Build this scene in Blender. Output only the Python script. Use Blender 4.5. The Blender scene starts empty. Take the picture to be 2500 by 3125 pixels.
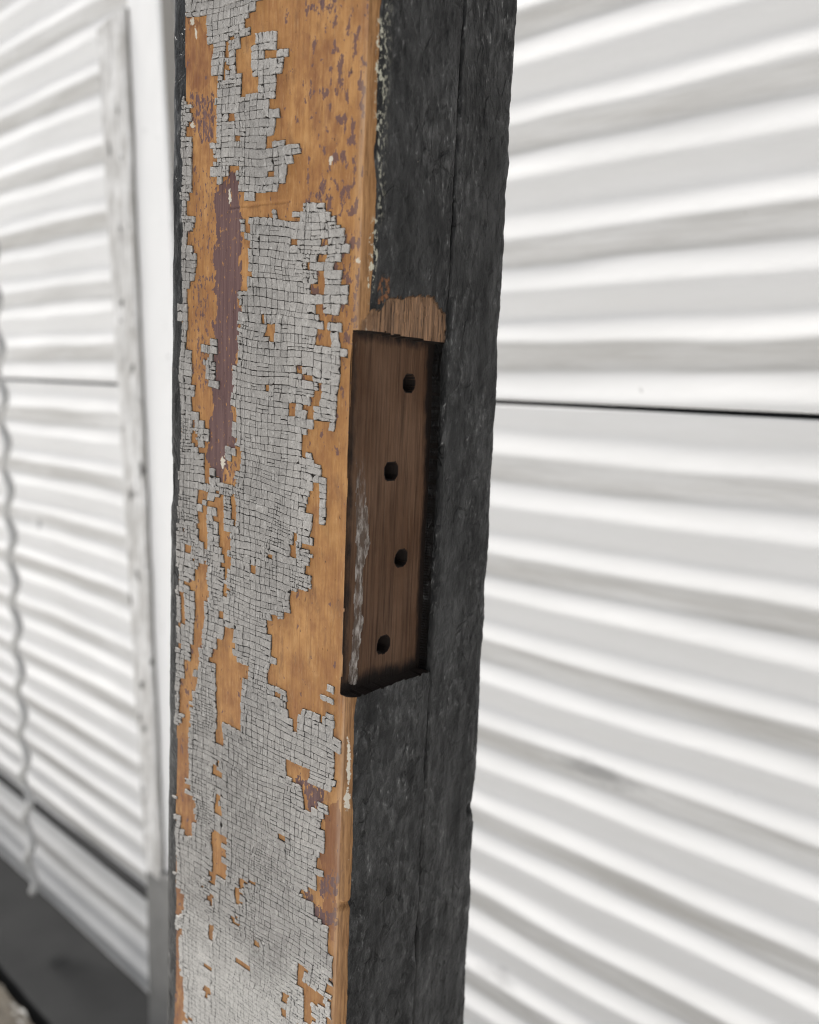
import bpy, math, random
import numpy as np
from mathutils import Matrix, Vector
C = bpy.context.scene
R = math.radians
rng = np.random.default_rng(11)
random.seed(5)

# ------------------------------------------------------------------ camera
PITCH, ROLL, FPX = R(8.9), R(1.8), 2500.0
_f = np.array([0, math.cos(PITCH), -math.sin(PITCH)])
_r0 = np.array([1.0, 0, 0]); _u0 = np.cross(_r0, _f)
RT = math.cos(ROLL) * _r0 + math.sin(ROLL) * _u0
UP = -math.sin(ROLL) * _r0 + math.cos(ROLL) * _u0
cd = bpy.data.cameras.new('camera'); cam = bpy.data.objects.new('camera', cd); C.collection.objects.link(cam)
cam.matrix_world = Matrix(((RT[0], UP[0], -_f[0], 0), (RT[1], UP[1], -_f[1], 0), (RT[2], UP[2], -_f[2], 0), (0, 0, 0, 1)))
cd.sensor_fit = 'HORIZONTAL'; cd.sensor_width = 36.0; cd.lens = FPX / 2500 * 36.0
cd.clip_start = 0.01; cd.clip_end = 300
cd.dof.use_dof = True; cd.dof.focus_distance = 0.262; cd.dof.aperture_fstop = 10.5
C.camera = cam
# ------------------------------------------------------------------ sky, sun, exposure
SUN = np.array([-0.36, 0.20, 0.91]); SUN /= np.linalg.norm(SUN)
w = bpy.data.worlds.new('World'); C.world = w; w.use_nodes = True
nt = w.node_tree; nt.nodes.clear()
sky = nt.nodes.new('ShaderNodeTexSky'); sky.sky_type = 'NISHITA'; sky.sun_disc = False
sky.sun_elevation = math.asin(SUN[2]); sky.sun_rotation = math.atan2(SUN[0], SUN[1])
sky.air_density = 1.0; sky.dust_density = 1.5; sky.ozone_density = 0.6
bg = nt.nodes.new('ShaderNodeBackground'); bg.inputs[1].default_value = 0.05
wo = nt.nodes.new('ShaderNodeOutputWorld')
hz = nt.nodes.new('ShaderNodeHueSaturation'); hz.inputs['Saturation'].default_value = 0.35   # milky, hazy sky
nt.links.new(sky.outputs[0], hz.inputs['Color']); nt.links.new(hz.outputs[0], bg.inputs[0]); nt.links.new(bg.outputs[0], wo.inputs[0])
sd = bpy.data.lights.new('sun', 'SUN'); sun = bpy.data.objects.new('sun', sd); C.collection.objects.link(sun)
sd.energy = 3.4; sd.angle = R(12); sd.color = (1.0, 0.965, 0.92)
sun.rotation_euler = Vector(SUN).to_track_quat('Z', 'Y').to_euler()
C.view_settings.view_transform = 'Standard'; C.view_settings.look = 'None'
C.view_settings.gamma = 1.0; C.view_settings.use_curve_mapping = False
C.view_settings.exposure = 0.76
C.render.engine = 'CYCLES'; C.cycles.max_bounces = 8; C.cycles.use_denoising = True; C.cycles.pixel_filter_type = 'BLACKMAN_HARRIS'; C.cycles.filter_width = 1.1
C.cycles.use_adaptive_sampling = False

# ------------------------------------------------------------------ helpers
def ray(x, y): return RT * (x - 1250) / FPX + UP * (1562.5 - y) / FPX + _f
def proj(P):
    d = P @ _f
    return 1250 + FPX * (P @ RT) / d, 1562.5 - FPX * (P @ UP) / d

def hash2(ix, iy, seed):
    h = (ix.astype(np.int64) * 374761393 + iy.astype(np.int64) * 668265263 + seed * 2147483647) & 0xffffffff
    h = ((h ^ (h >> 13)) * 1274126177) & 0xffffffff
    return ((h ^ (h >> 16)) & 0xffffff) / float(0xffffff)
def vnoise(x, y, seed=0):
    x = np.asarray(x, float); y = np.asarray(y, float)
    ix = np.floor(x); iy = np.floor(y); fx = x - ix; fy = y - iy
    fx = fx * fx * (3 - 2 * fx); fy = fy * fy * (3 - 2 * fy)
    a = hash2(ix, iy, seed); b = hash2(ix + 1, iy, seed); c = hash2(ix, iy + 1, seed); d = hash2(ix + 1, iy + 1, seed)
    return (a + (b - a) * fx) + ((c + (d - c) * fx) - (a + (b - a) * fx)) * fy
def fbm(x, y, seed=0, n=4):
    s = 0; amp = 0.5; t = 0
    for k in range(n):
        s = s + amp * vnoise(np.asarray(x) * 2 ** k, np.asarray(y) * 2 ** k, seed + k * 17); t += amp; amp *= 0.5
    return s / t
def inpoly(px, py, poly):
    px = np.asarray(px); py = np.asarray(py); ins = np.zeros(px.shape, bool); n = len(poly); j = n - 1
    for i in range(n):
        xi, yi = poly[i]; xj, yj = poly[j]
        if yi != yj:
            ins ^= ((yi > py) != (yj > py)) & (px < (xj - xi) * (py - yi) / (yj - yi) + xi)
        j = i
    return ins
def sstep(a, b, x):
    t = np.clip((x - a) / (b - a), 0, 1); return t * t * (3 - 2 * t)

def empty(name, M, label, cat, group=None):
    o = bpy.data.objects.new(name, None); C.collection.objects.link(o); o.matrix_world = M
    o.empty_display_size = 0.05
    tag(o, label, cat, group); return o
def tag(o, label=None, cat=None, group=None, kind=None):
    for k, v in (('label', label), ('category', cat), ('group', group), ('kind', kind)):
        if v: o[k] = v
    return o
def mesh_obj(name, V, Fs, mats, parent=None, attrs=None, midx=None, smooth=True, M=None):
    me = bpy.data.meshes.new(name)
    V = np.asarray(V, np.float32)
    if isinstance(Fs, np.ndarray):
        nf, k = Fs.shape
        me.vertices.add(len(V)); me.vertices.foreach_set('co', V.ravel())
        me.loops.add(nf * k); me.loops.foreach_set('vertex_index', Fs.ravel().astype(np.int32))
        me.polygons.add(nf); me.polygons.foreach_set('loop_start', np.arange(0, nf * k, k, dtype=np.int32))
        me.update(calc_edges=True)
    else:
        me.from_pydata(V.tolist(), [], Fs)
    for m in (mats if isinstance(mats, (list, tuple)) else [mats]): me.materials.append(m)
    if attrs:
        for k, v in attrs.items():
            at = me.attributes.new(k, 'FLOAT', 'POINT'); at.data.foreach_set('value', np.asarray(v, np.float32).ravel())
    if midx is not None: me.polygons.foreach_set('material_index', np.asarray(midx, np.int32))
    me.polygons.foreach_set('use_smooth', np.full(len(me.polygons), smooth))
    me.validate(); me.update()
    o = bpy.data.objects.new(name, me); C.collection.objects.link(o)
    if parent: o.parent = parent
    elif M is not None: o.matrix_world = M
    return o
def grid_faces(nr, nc, close=False):
    i = np.arange(nr - 1)[:, None]; j = np.arange(nc - (0 if close else 1))[None, :]; j2 = (j + 1) % nc
    return np.stack([i * nc + j, i * nc + j2, (i + 1) * nc + j2, (i + 1) * nc + j], -1).reshape(-1, 4)

class NT:
    """small node-tree writer"""
    def __init__(s, name):
        s.m = bpy.data.materials.new(name); s.m.use_nodes = True; s.t = s.m.node_tree
        s.b = s.t.nodes['Principled BSDF']; s.tc = s.t.nodes.new('ShaderNodeTexCoord')
    def put(s, sock, v):
        if v is None: return
        if hasattr(v, 'is_linked'): s.t.links.new(v, sock)
        elif isinstance(v, tuple) and len(v) == 3 and sock.type == 'RGBA': sock.default_value = (*v, 1)
        else: sock.default_value = v
    def map(s, sc=(1, 1, 1), loc=(0, 0, 0)):
        n = s.t.nodes.new('ShaderNodeMapping'); s.t.links.new(s.tc.outputs['Object'], n.inputs[0])
        n.inputs['Scale'].default_value = sc; n.inputs['Location'].default_value = loc; return n.outputs[0]
    def noise(s, scale, detail=4, rough=0.55, vec=None, dist=0.0):
        n = s.t.nodes.new('ShaderNodeTexNoise'); s.put(n.inputs['Vector'], vec if vec is not None else s.tc.outputs['Object'])
        n.inputs['Scale'].default_value = scale; n.inputs['Detail'].default_value = detail
        n.inputs['Roughness'].default_value = rough; n.inputs['Distortion'].default_value = dist; return n.outputs['Fac']
    def voro(s, scale, vec=None, feat='DISTANCE_TO_EDGE'):
        n = s.t.nodes.new('ShaderNodeTexVoronoi'); n.feature = feat
        s.put(n.inputs['Vector'], vec if vec is not None else s.tc.outputs['Object'])
        n.inputs['Scale'].default_value = scale; return n.outputs['Distance']
    def attr(s, name):
        n = s.t.nodes.new('ShaderNodeAttribute'); n.attribute_name = name; return n.outputs['Fac']
    def rng(s, v, a, b, c=0.0, d=1.0):
        n = s.t.nodes.new('ShaderNodeMapRange'); s.put(n.inputs[0], v)
        for i, q in enumerate((a, b, c, d)): n.inputs[i + 1].default_value = q
        return n.outputs[0]
    def math(s, op, a, b=None):
        n = s.t.nodes.new('ShaderNodeMath'); n.operation = op; s.put(n.inputs[0], a); s.put(n.inputs[1], b); return n.outputs[0]
    def mix(s, fac, a, b):
        n = s.t.nodes.new('ShaderNodeMix'); n.data_type = 'RGBA'; s.put(n.inputs[0], fac); s.put(n.inputs[6], a); s.put(n.inputs[7], b)
        return n.outputs[2]
    def bump(s, h, strength=0.5, dist=0.001, normal=None):
        n = s.t.nodes.new('ShaderNodeBump'); n.inputs['Strength'].default_value = strength
        n.inputs['Distance'].default_value = dist; s.put(n.inputs['Height'], h); s.put(n.inputs['Normal'], normal); return n.outputs[0]
    def done(s, col=None, rough=None, normal=None, spec=None):
        s.put(s.b.inputs['Base Color'], col); s.put(s.b.inputs['Roughness'], rough); s.put(s.b.inputs['Normal'], normal)
        if spec is not None: s.put(s.b.inputs['Specular IOR Level'], spec)
        return s.m

# ------------------------------------------------------------------ materials
def m_post():
    n = NT('weathered_post')
    gv = n.map((1, 1, 0.06))
    grain = n.noise(900, 5, 0.6, gv); grain2 = n.noise(260, 4, 0.6, gv); cloud = n.noise(38, 4, 0.6)
    col = n.mix(n.rng(cloud, 0.3, 0.7), (0.34, 0.160, 0.052), (0.50, 0.265, 0.098))
    mo = n.noise(150, 5, 0.65, n.map((1, 1, 0.7), (4, 4, 4)))
    col = n.mix(n.rng(mo, 0.45, 0.66, 0, 0.8), col, (0.27, 0.118, 0.045))
    col = n.mix(n.rng(mo, 0.44, 0.30, 0, 0.5), col, (0.54, 0.31, 0.13))
    col = n.mix(n.rng(grain, 0.46, 0.72, 0, 0.55), col, (0.24, 0.105, 0.036))
    col = n.mix(n.rng(n.noise(1700, 3, 0.7, n.map((1, 1, 0.12), (5, 1, 1))), 0.58, 0.72, 0, 0.5), col, (0.56, 0.36, 0.18))
    col = n.mix(n.rng(grain2, 0.60, 0.76, 0, 0.4), col, (0.24, 0.11, 0.05))
    gr = n.noise(300, 6, 0.75, n.map((1, 1, 0.3), (9, 2, 6)), 0.5)
    col = n.mix(n.rng(gr, 0.54, 0.70, 0, 0.6), col, (0.16, 0.085, 0.045))
    # rust brown patches of the undercoat
    nb = n.noise(330, 4, 0.6, n.map((1, 1, 0.45)))
    rust = n.rng(n.math('ADD', n.attr('rust'), n.math('MULTIPLY', n.math('SUBTRACT', nb, 0.5), 1.2)), 0.35, 0.75)
    col = n.mix(n.math('MULTIPLY', rust, 0.85), col, (0.205, 0.083, 0.037))
    # purple brown remains
    pn = n.noise(820, 3, 0.62, n.map((1, 1, 0.5)))
    pur = n.rng(n.math('ADD', n.attr('purple'), n.math('MULTIPLY', n.math('SUBTRACT', pn, 0.5), 2.4)), 0.58, 0.70)
    pc = n.mix(n.rng(n.noise(600, 3, 0.5, gv), 0.35, 0.7), (0.105, 0.056, 0.055), (0.17, 0.10, 0.092))
    col = n.mix(pur, col, pc)
    # flecks and pin pricks
    fl = n.noise(360, 3, 0.62, n.map((1, 1, 0.6), (3, 1, 2)))
    fleck = n.rng(n.math('ADD', fl, n.math('MULTIPLY', n.attr('fleck'), 0.17)), 0.715, 0.73)
    col = n.mix(n.math('MULTIPLY', fleck, 0.9), col, (0.14, 0.077, 0.072))
    pk = n.noise(900, 2, 0.5, n.map((1, 1, 0.4), (7, 3, 1)))
    col = n.mix(n.rng(pk, 0.70, 0.735, 0, 0.85), col, (0.06, 0.03, 0.02))
    # bare fibre wood
    fib = n.noise(1100, 4, 0.7, n.map((1, 1, 0.03)))
    bare = n.mix(n.rng(fib, 0.36, 0.64), (0.035, 0.016, 0.007), (0.33, 0.19, 0.105))
    ar = n.mix(n.rng(n.noise(1500, 5, 0.7, n.map((1, 1, 0.05), (2, 7, 1))), 0.38, 0.62), (0.13, 0.060, 0.022), (0.37, 0.20, 0.085))
    col = n.mix(n.attr('arris'), col, ar)
    # pale worn arris
    col = n.mix(n.math('MULTIPLY', n.attr('worn'), n.rng(n.noise(500, 4, 0.7, gv), 0.35, 0.65)), col, (0.50, 0.38, 0.28))
    # black paint
    bc, bro, hb = black_paint(n, 0.0)
    bk = n.rng(n.math('ADD', n.attr('black'), n.math('MULTIPLY', n.math('SUBTRACT', n.noise(500, 4, 0.6), 0.5), 0.8)), 0.45, 0.55)
    col = n.mix(bk, col, bc)
    col = n.mix(n.attr('bare'), col, bare)
    bk = n.math('MULTIPLY', bk, n.math('SUBTRACT', 1.0, n.attr('bare')))
    cr = n.noise(900, 3, 0.65, n.map((1, 1, 0.6)))
    col = n.mix(n.math('MULTIPLY', n.attr('crust'), n.rng(cr, 0.53, 0.58)), col, (0.55, 0.53, 0.42))
    col = n.mix(n.rng(n.math('ADD', n.attr('pale'), n.math('MULTIPLY', n.math('SUBTRACT', n.noise(900, 4, 0.7), 0.5), 2.4)), 0.50, 0.66), col, (0.60, 0.55, 0.46))
    # relief
    hw = n.math('ADD', n.math('MULTIPLY', grain, 0.28), n.math('MULTIPLY', fleck, 0.04))
    h = n.math('ADD', n.math('MULTIPLY', hb, bk), n.math('MULTIPLY', hw, n.math('SUBTRACT', 1.0, bk)))
    nrm = n.bump(h, 0.75, 0.0016)
    ro = n.mix(bk, (0.60, 0.60, 0.60), bro)
    return n.done(col, ro, nrm, 0.27)
def black_paint(n, off):
    """thick weathered black paint: colour, roughness, height"""
    v = n.map((1, 1, 0.7), (off, 2, 1)); vz = n.map((1, 1, 0.5), (off, 5, 1))
    b1 = n.noise(70, 6, 0.62, n.map((1, 1, 0.42), (off, 2, 1)), 0.6); b2 = n.noise(330, 5, 0.68, vz, 0.4); b3 = n.noise(1100, 3, 0.6, n.map((1, 1, 0.4), (off, 2, 7)))
    clus = n.rng(n.noise(55, 4, 0.6, n.map((1, 1, 0.5), (off, 7, 3))), 0.42, 0.57)
    col = n.mix(n.rng(b1, 0.36, 0.62), (0.0042, 0.0043, 0.0044), (0.024, 0.0243, 0.0242))
    col = n.mix(n.math('MULTIPLY', clus, n.rng(b2, 0.48, 0.66, 0, 0.8)), col, (0.085, 0.085, 0.084))
    col = n.mix(n.math('MULTIPLY', clus, n.math('MULTIPLY', n.rng(b3, 0.56, 0.68, 0, 0.8), n.rng(b2, 0.50, 0.62))), col, (0.32, 0.32, 0.315))  # pale specks painted in as glints on the black
    pale = n.noise(230, 2, 0.5, n.map((1, 1, 0.5), (2 + off, 5, 1)))
    col = n.mix(n.rng(pale, 0.815, 0.83), col, (0.45, 0.38, 0.28))
    # short open cracks, only here and there
    ck = n.voro(210, n.map((1, 1, 0.45), (off, 1, 1)))
    wob = n.math('ADD', ck, n.math('MULTIPLY', n.math('SUBTRACT', n.noise(900, 3, 0.6), 0.5), 0.10))
    line = n.math('MULTIPLY', n.rng(wob, 0.060, 0.020), n.rng(n.noise(75, 3, 0.6, n.map((1, 1, 0.6), (off, 9, 4))), 0.50, 0.62))
    col = n.mix(n.math('MULTIPLY', line, 0.9), col, (0.006, 0.006, 0.006))
    h = n.math('ADD', n.math('MULTIPLY', b2, 1.0), n.math('MULTIPLY', n.math('MULTIPLY', b3, clus), 0.3)); h = n.math('SUBTRACT', h, n.math('MULTIPLY', line, 0.5))
    h = n.math('ADD', h, n.math('MULTIPLY', b1, 0.7))
    return col, n.rng(b1, 0.40, 0.62, 0.50, 0.30), h
def m_black():
    n = NT('black_paint'); col, ro, h = black_paint(n, 11.0)
    return n.done(col, ro, n.bump(h, 0.75, 0.0016), 0.26)
def m_recess():
    n = NT('dark_bare_wood')
    fib = n.noise(1000, 5, 0.65, n.map((1, 1, 0.03))); cl = n.noise(60, 4, 0.6, n.map((1, 1, 0.5)))
    col = n.mix(n.rng(cl, 0.3, 0.7), (0.080, 0.040, 0.021), (0.145, 0.084, 0.052))
    col = n.mix(n.rng(fib, 0.42, 0.72, 0, 0.75), col, (0.022, 0.011, 0.006))
    col = n.mix(n.rng(n.noise(1500, 3, 0.6, n.map((1, 1, 0.03), (4, 1, 1))), 0.62, 0.75, 0, 0.5), col, (0.21, 0.13, 0.08))
    stain_shade = n.rng(n.math('ADD', n.attr('stain_shade'), n.math('MULTIPLY', n.math('SUBTRACT', n.noise(300, 4, 0.7, n.map((1, 1, 0.4))), 0.5), 1.0)), 0.3, 0.8)
    col = n.mix(n.math('MULTIPLY', stain_shade, 0.94), col, (0.008, 0.0065, 0.006))
    rn = n.noise(240, 5, 0.7, n.map((1, 1, 0.2)))
    res = n.rng(n.math('ADD', n.attr('residue'), n.math('MULTIPLY', n.math('SUBTRACT', rn, 0.5), 1.1)), 0.50, 0.72)
    col = n.mix(n.math('MULTIPLY', res, 0.85), col, n.mix(n.rng(n.noise(620, 4, 0.7, n.map((1, 1, 0.3), (2, 2, 2))), 0.46, 0.66), (0.10, 0.078, 0.064), (0.46, 0.43, 0.40)))
    nrm = n.bump(n.math('ADD', fib, n.math('MULTIPLY', res, 0.3)), 0.7, 0.0008)
    return n.done(col, 0.65, nrm, 0.12)
def m_chip():
    n = NT('grey_alligatored_paint')
    sp = n.noise(1500, 3, 0.75); sp2 = n.noise(900, 4, 0.7, n.map((1, 1, 0.45), (3, 3, 1))); big = n.noise(24, 3, 0.6)
    t = n.attr('tone')
    col = n.mix(t, (0.245, 0.233, 0.220), (0.42, 0.402, 0.378))
    col = n.mix(n.rng(big, 0.35, 0.7, 0, 0.35), col, (0.42, 0.403, 0.382))
    col = n.mix(n.rng(sp2, 0.52, 0.68, 0, 0.7), col, (0.56, 0.545, 0.52))
    col = n.mix(n.rng(sp, 0.45, 0.30, 0, 0.85), col, (0.12, 0.113, 0.107))
    ww = n.rng(n.math('ADD', n.attr('weather'), n.math('MULTIPLY', n.math('SUBTRACT', n.noise(90, 5, 0.65), 0.5), 1.6)), 0.5, 1.0)
    col = n.mix(n.math('MULTIPLY', ww, n.rng(sp, 0.35, 0.55, 0.15, 0.6)), col, (0.66, 0.645, 0.61))
    h = n.math('ADD', n.math('MULTIPLY', sp, 0.8), sp2)
    return n.done(col, 0.6, n.bump(h, 0.9, 0.0006), 0.35)
def simple(name, c, rough=0.6, c2=None, sc=60, bump=0.0, st=(1, 1, 1), spec=None):
    n = NT(name); nf = n.noise(sc, 5, 0.6, n.map(st))
    col = n.mix(n.rng(nf, 0.3, 0.7), c, c2 or tuple(q * 0.8 for q in c))
    return n.done(col, rough, n.bump(nf, bump, 0.002) if bump else None, spec)
def m_wall():
    n = NT('white_wall_paint')
    v = n.map((0.25, 1, 1.6)); nf = n.noise(26, 5, 0.65, v); n2 = n.noise(120, 4, 0.6, n.map((0.4, 1, 1)))
    col = n.mix(n.rng(nf, 0.4, 0.75, 0, 0.35), (0.86, 0.86, 0.858), (0.74, 0.735, 0.715))
    d = n.math('MULTIPLY', n.attr('dirt_shade'), n.rng(n.noise(9, 5, 0.7, n.map((0.35, 1, 4))), 0.36, 0.62, 0.30, 1.0))
    col = n.mix(n.math('MULTIPLY', d, 0.8), col, (0.45, 0.437, 0.41))  # dirt and painted rib shade share this grey
    sm = n.rng(n.math('ADD', n.attr('smudge'), n.math('MULTIPLY', n.math('SUBTRACT', n2, 0.5), 1.0)), 0.35, 0.9)
    col = n.mix(n.math('MULTIPLY', sm, 0.6), col, (0.22, 0.22, 0.22))
    sp = n.noise(70, 2, 0.5, n.map((1, 1, 1), (5, 2, 8)))
    col = n.mix(n.rng(sp, 0.77, 0.80, 0, 0.6), col, (0.35, 0.34, 0.33))
    return n.done(col, 0.55, n.bump(n2, 0.15, 0.002))
def m_weathered_white(name, worn):
    n = NT(name); v = n.map((1, 1, 0.10)); a = n.noise(170, 5, 0.7, v); b = n.noise(75, 3, 0.6, n.map((1, 1, 0.45))); c = n.noise(26, 4, 0.6)
    f = n.rng(n.math('ADD', a, n.math('MULTIPLY', n.math('SUBTRACT', c, 0.5), 0.5)), 0.66 - worn, 0.82 - worn * 0.6)
    col = n.mix(n.math('MULTIPLY', f, 0.85), (0.90, 0.90, 0.897), (0.40, 0.385, 0.36))
    col = n.mix(n.rng(b, 0.70 - worn * 0.22, 0.75 - worn * 0.22), col, (0.08, 0.075, 0.07))
    return n.done(col, 0.6, n.bump(a, 0.5, 0.003))

M_POST, M_BLK, M_REC, M_CHIP = m_post(), m_black(), m_recess(), m_chip()
M_DIRT = simple('crack_dirt', (0.016, 0.013, 0.011), 0.9, (0.03, 0.024, 0.019), 300)
M_WALL = m_wall()
M_GROUND = simple('pale_bounce_ground', (0.785, 0.78, 0.765), 0.9, (0.715, 0.71, 0.70), 3)  # unseen ground, made paler than concrete to bounce light onto the wall
M_BATTEN = m_weathered_white('weathered_white_paint', 0.34)
M_BOARD = m_weathered_white('white_board_paint', 0.0)
M_LEDGE = simple('dark_grey_paint', (0.020, 0.0205, 0.021), 0.75, (0.026, 0.0265, 0.027), 14, 0.05, spec=0.12)
M_PLINTH = simple('grey_paint', (0.19, 0.19, 0.185), 0.7, (0.26, 0.257, 0.25), 30, 0.2)
M_WIRE = simple('dull_zinc', (0.50, 0.50, 0.495), 0.5, (0.58, 0.58, 0.57), 90)

# ------------------------------------------------------------------ the setting: ground
WAZ = R(48.7); Wx = np.array([math.sin(WAZ), -math.cos(WAZ), 0]); Wy = np.array([math.cos(WAZ), math.sin(WAZ), 0])
PW = ray(1550, 1220) * 0.607; PW[2] = 0.0
MW = Matrix(((Wx[0], Wy[0], 0, PW[0]), (Wx[1], Wy[1], 0, PW[1]), (0, 0, 1, 0), (0, 0, 0, 1)))
def wall_pt(x, y, out=0.0):
    d = ray(x, y); s = ((PW - Wy * out) @ Wy) / (d @ Wy); p = d * s - PW
    return p @ Wx, p[2]
ZG = -1.25
ZB = wall_pt(200, 2790, 0.012)[1]               # top of the dark ledge at the foot of the wall
def ledge_y(x, y):
    d = ray(x, y); p = d * (ZB / d[2]); return (p - PW) @ Wy
YL = 0.5 * (ledge_y(0, 2945) + ledge_y(150, 3125))
g = mesh_obj('ground', [(-40, -40, ZG), (40, -40, ZG), (40, 40, ZG), (-40, 40, ZG)], [(0, 1, 2, 3)], M_GROUND)
tag(g, kind='structure')

# ------------------------------------------------------------------ ribbed wall
wall = empty('ribbed_wall', MW @ Matrix.Translation((0, 0, ZG)), 'white painted wall of horizontally ribbed sheets behind the peeling post', 'wall')
VAL = [0.2462, 0.1725, 0.0959, 0.0227, -0.0590, -0.1321, -0.2008, -0.2692, -0.3400, -0.4108]
while VAL[0] < 1.2: VAL.insert(0, VAL[0] + 0.0757)
while VAL[-1] > -0.9: VAL.append(VAL[-1] - 0.0712)
VAL = np.array(VAL)
SEAM1, SEAM2 = -0.0095, wall_pt(220, 2560, 0.013)[1] + 0.004
RH = 0.0044                                       # every rib is a short ramp facing up and a long face leaning back under it
_tt = np.linspace(-0.5, 1.5, 2001)
_pp = np.interp((_tt + 0.125) % 1.0, [0, 0.22, 0.49, 0.76, 1.0], [1.0, 0.0, 1.0, 0.0, 1.0])
_k = np.hanning(170); _pp = np.convolve(_pp, _k / _k.sum(), mode='same')
_dd = np.interp((_tt + 0.14) % 1.0, [0, 0.05, 0.25, 0.29, 0.47, 0.52, 0.76, 0.82, 0.99, 1.0], [0.3, 1, 1, 0.1, 0, 0.12, 0.12, 0, 0.1, 0.3])  # band darkening: valley dirt plus rib shade painted in
def rib(z):
    i = np.clip(np.searchsorted(-VAL, -z) - 1, 0, len(VAL) - 2)      # VAL[i] >= z > VAL[i+1]
    t = (VAL[i] - z) / (VAL[i] - VAL[i + 1])
    return np.interp(t, _tt, _pp), np.interp(t, _tt, _dd)
RD = RH
def sheet(name, z0, z1, off, label, lip, amp=1.0):
    zs = np.arange(z0, z1, 0.0022); xs = np.concatenate([np.linspace(-4.0, -1.4, 14)[:-1], np.arange(-1.4, 0.5, 0.014), np.linspace(0.5, 2.0, 12)])
    X, Z = np.meshgrid(xs, zs)
    wob = (fbm(X * 3 + 9, Z * 1.2, 5, 3) - 0.5) * 0.010 + (fbm(X * 11, Z * 30, 8, 2) - 0.5) * 0.004
    cr, dirt_shade = rib(Z + wob)
    Y = -(cr * RD * amp + off) - (fbm(X * 5, Z * 9, 12, 3) - 0.5) * 0.004
    if lip:
        e = sstep(z0 + 0.016, z0, Z) ; Y = Y * (1 - e) + (-(RD * 0.55 + off) ) * e
    sx, sz = wall_pt(1840, 2345)
    sm = np.exp(-(((X - sx) / 0.035) ** 2 + ((Z - sz + (X - sx) * 0.0) / 0.010) ** 2))
    sx, sz = wall_pt(135, 1600); sm = np.maximum(sm, 1.2 * np.exp(-(((X - sx) / 0.006) ** 2 + ((Z - sz) / 0.009) ** 2)))
    sx, sz = wall_pt(1540, 2960); sm = np.maximum(sm, 0.6 * np.exp(-(((X - sx) / 0.03) ** 2 + ((Z - sz) / 0.012) ** 2)))
    n = len(zs); nc = len(xs)
    V = np.stack([X, Y, Z - ZG], -1).reshape(-1, 3); B = V.copy(); B[:, 1] += 0.0012
    Fa = grid_faces(n, nc); k = n * nc
    loop = np.concatenate([np.arange(nc), np.arange(1, n) * nc + nc - 1, (n - 1) * nc + np.arange(nc - 2, -1, -1), np.arange(n - 2, 0, -1) * nc])
    l2 = np.roll(loop, -1)
    Fs = np.concatenate([Fa, Fa[:, ::-1] + k, np.stack([loop, loop + k, l2 + k, l2], -1)])
    o = mesh_obj(name, np.concatenate([V, B]), Fs, M_WALL, wall, {'dirt_shade': np.tile(dirt_shade.ravel(), 2), 'smudge': np.tile(sm.ravel(), 2)})
    if label: o['label'] = label
sheet('ribbed_sheet', SEAM1, 1.2, 0.006, 'upper ribbed sheet above the dark seam', False)
sheet('ribbed_sheet', SEAM2 + 0.004, SEAM1 - 0.0015, 0.006, 'lower ribbed sheet between the two dark seams', False)
def box_local(name, x0, x1, y0, y1, z0, z1, mat, parent, seg=(24, 1), jit=0.0, bev=0.002, M=None):
    """bevelled board with gently uneven edges, in the frame of its parent"""
    import bmesh
    bm = bmesh.new()
    vs = [bm.verts.new((x, y, z)) for z in (z0, z1) for y in (y0, y1) for x in (x0, x1)]
    for q in ((0, 1, 3, 2), (4, 6, 7, 5), (0, 4, 5, 1), (2, 3, 7, 6), (0, 2, 6, 4), (1, 5, 7, 3)): bm.faces.new([vs[i] for i in q])
    bmesh.ops.recalc_face_normals(bm, faces=bm.faces)
    bmesh.ops.bevel(bm, geom=list(bm.edges), offset=bev, segments=2, affect='EDGES', profile=0.6)
    if jit:
        ax = 0 if (x1 - x0) > (z1 - z0) else 2
        lo, hi = (x0, x1) if ax == 0 else (z0, z1)
        for k in range(1, seg[0]):
            co = [0, 0, 0]; co[ax] = lo + (hi - lo) * k / seg[0]; no = [0, 0, 0]; no[ax] = 1
            bmesh.ops.bisect_plane(bm, geom=bm.verts[:] + bm.edges[:] + bm.faces[:], plane_co=co, plane_no=no)
        for v in bm.verts:
            for c in range(3):
                if c != ax: v.co[c] += (float(fbm(v.co[ax] * 45 + c * 7, np.sign(v.co[c] - 0.5 * ((x0 + x1), (y0 + y1), (z0 + z1))[c]) * 3 + 5, 31 + c, 3)) - 0.5) * jit
    me = bpy.data.meshes.new(name); bm.to_mesh(me); bm.free(); me.materials.append(mat)
    o = bpy.data.objects.new(name, me); C.collection.objects.link(o)
    if parent: o.parent = parent
    elif M is not None: o.matrix_world = M
    return o
sheet('base_sheet', ZB - 0.02, SEAM2 - 0.0075, 0.011, 'shallow ribbed white base sheet under the lower dark seam', False, 0.28)
sl = box_local('seam_shade_strip', -4.0, 2.0, -0.013, 0.0015, SEAM2 - 0.0075 - ZG, SEAM2 + 0.0035 - ZG, simple('seam_gap_shade', (0.03, 0.03, 0.031), 0.9), wall, (200, 1), 0.001)  # added dark strip stands in for the shaded gap between sheets
bk = box_local('backing', -4.0, 2.0, 0.002, 0.10, 0.0, 1.24 - ZG, simple('dark_backing', (0.10, 0.10, 0.105), 0.9), wall)

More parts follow.
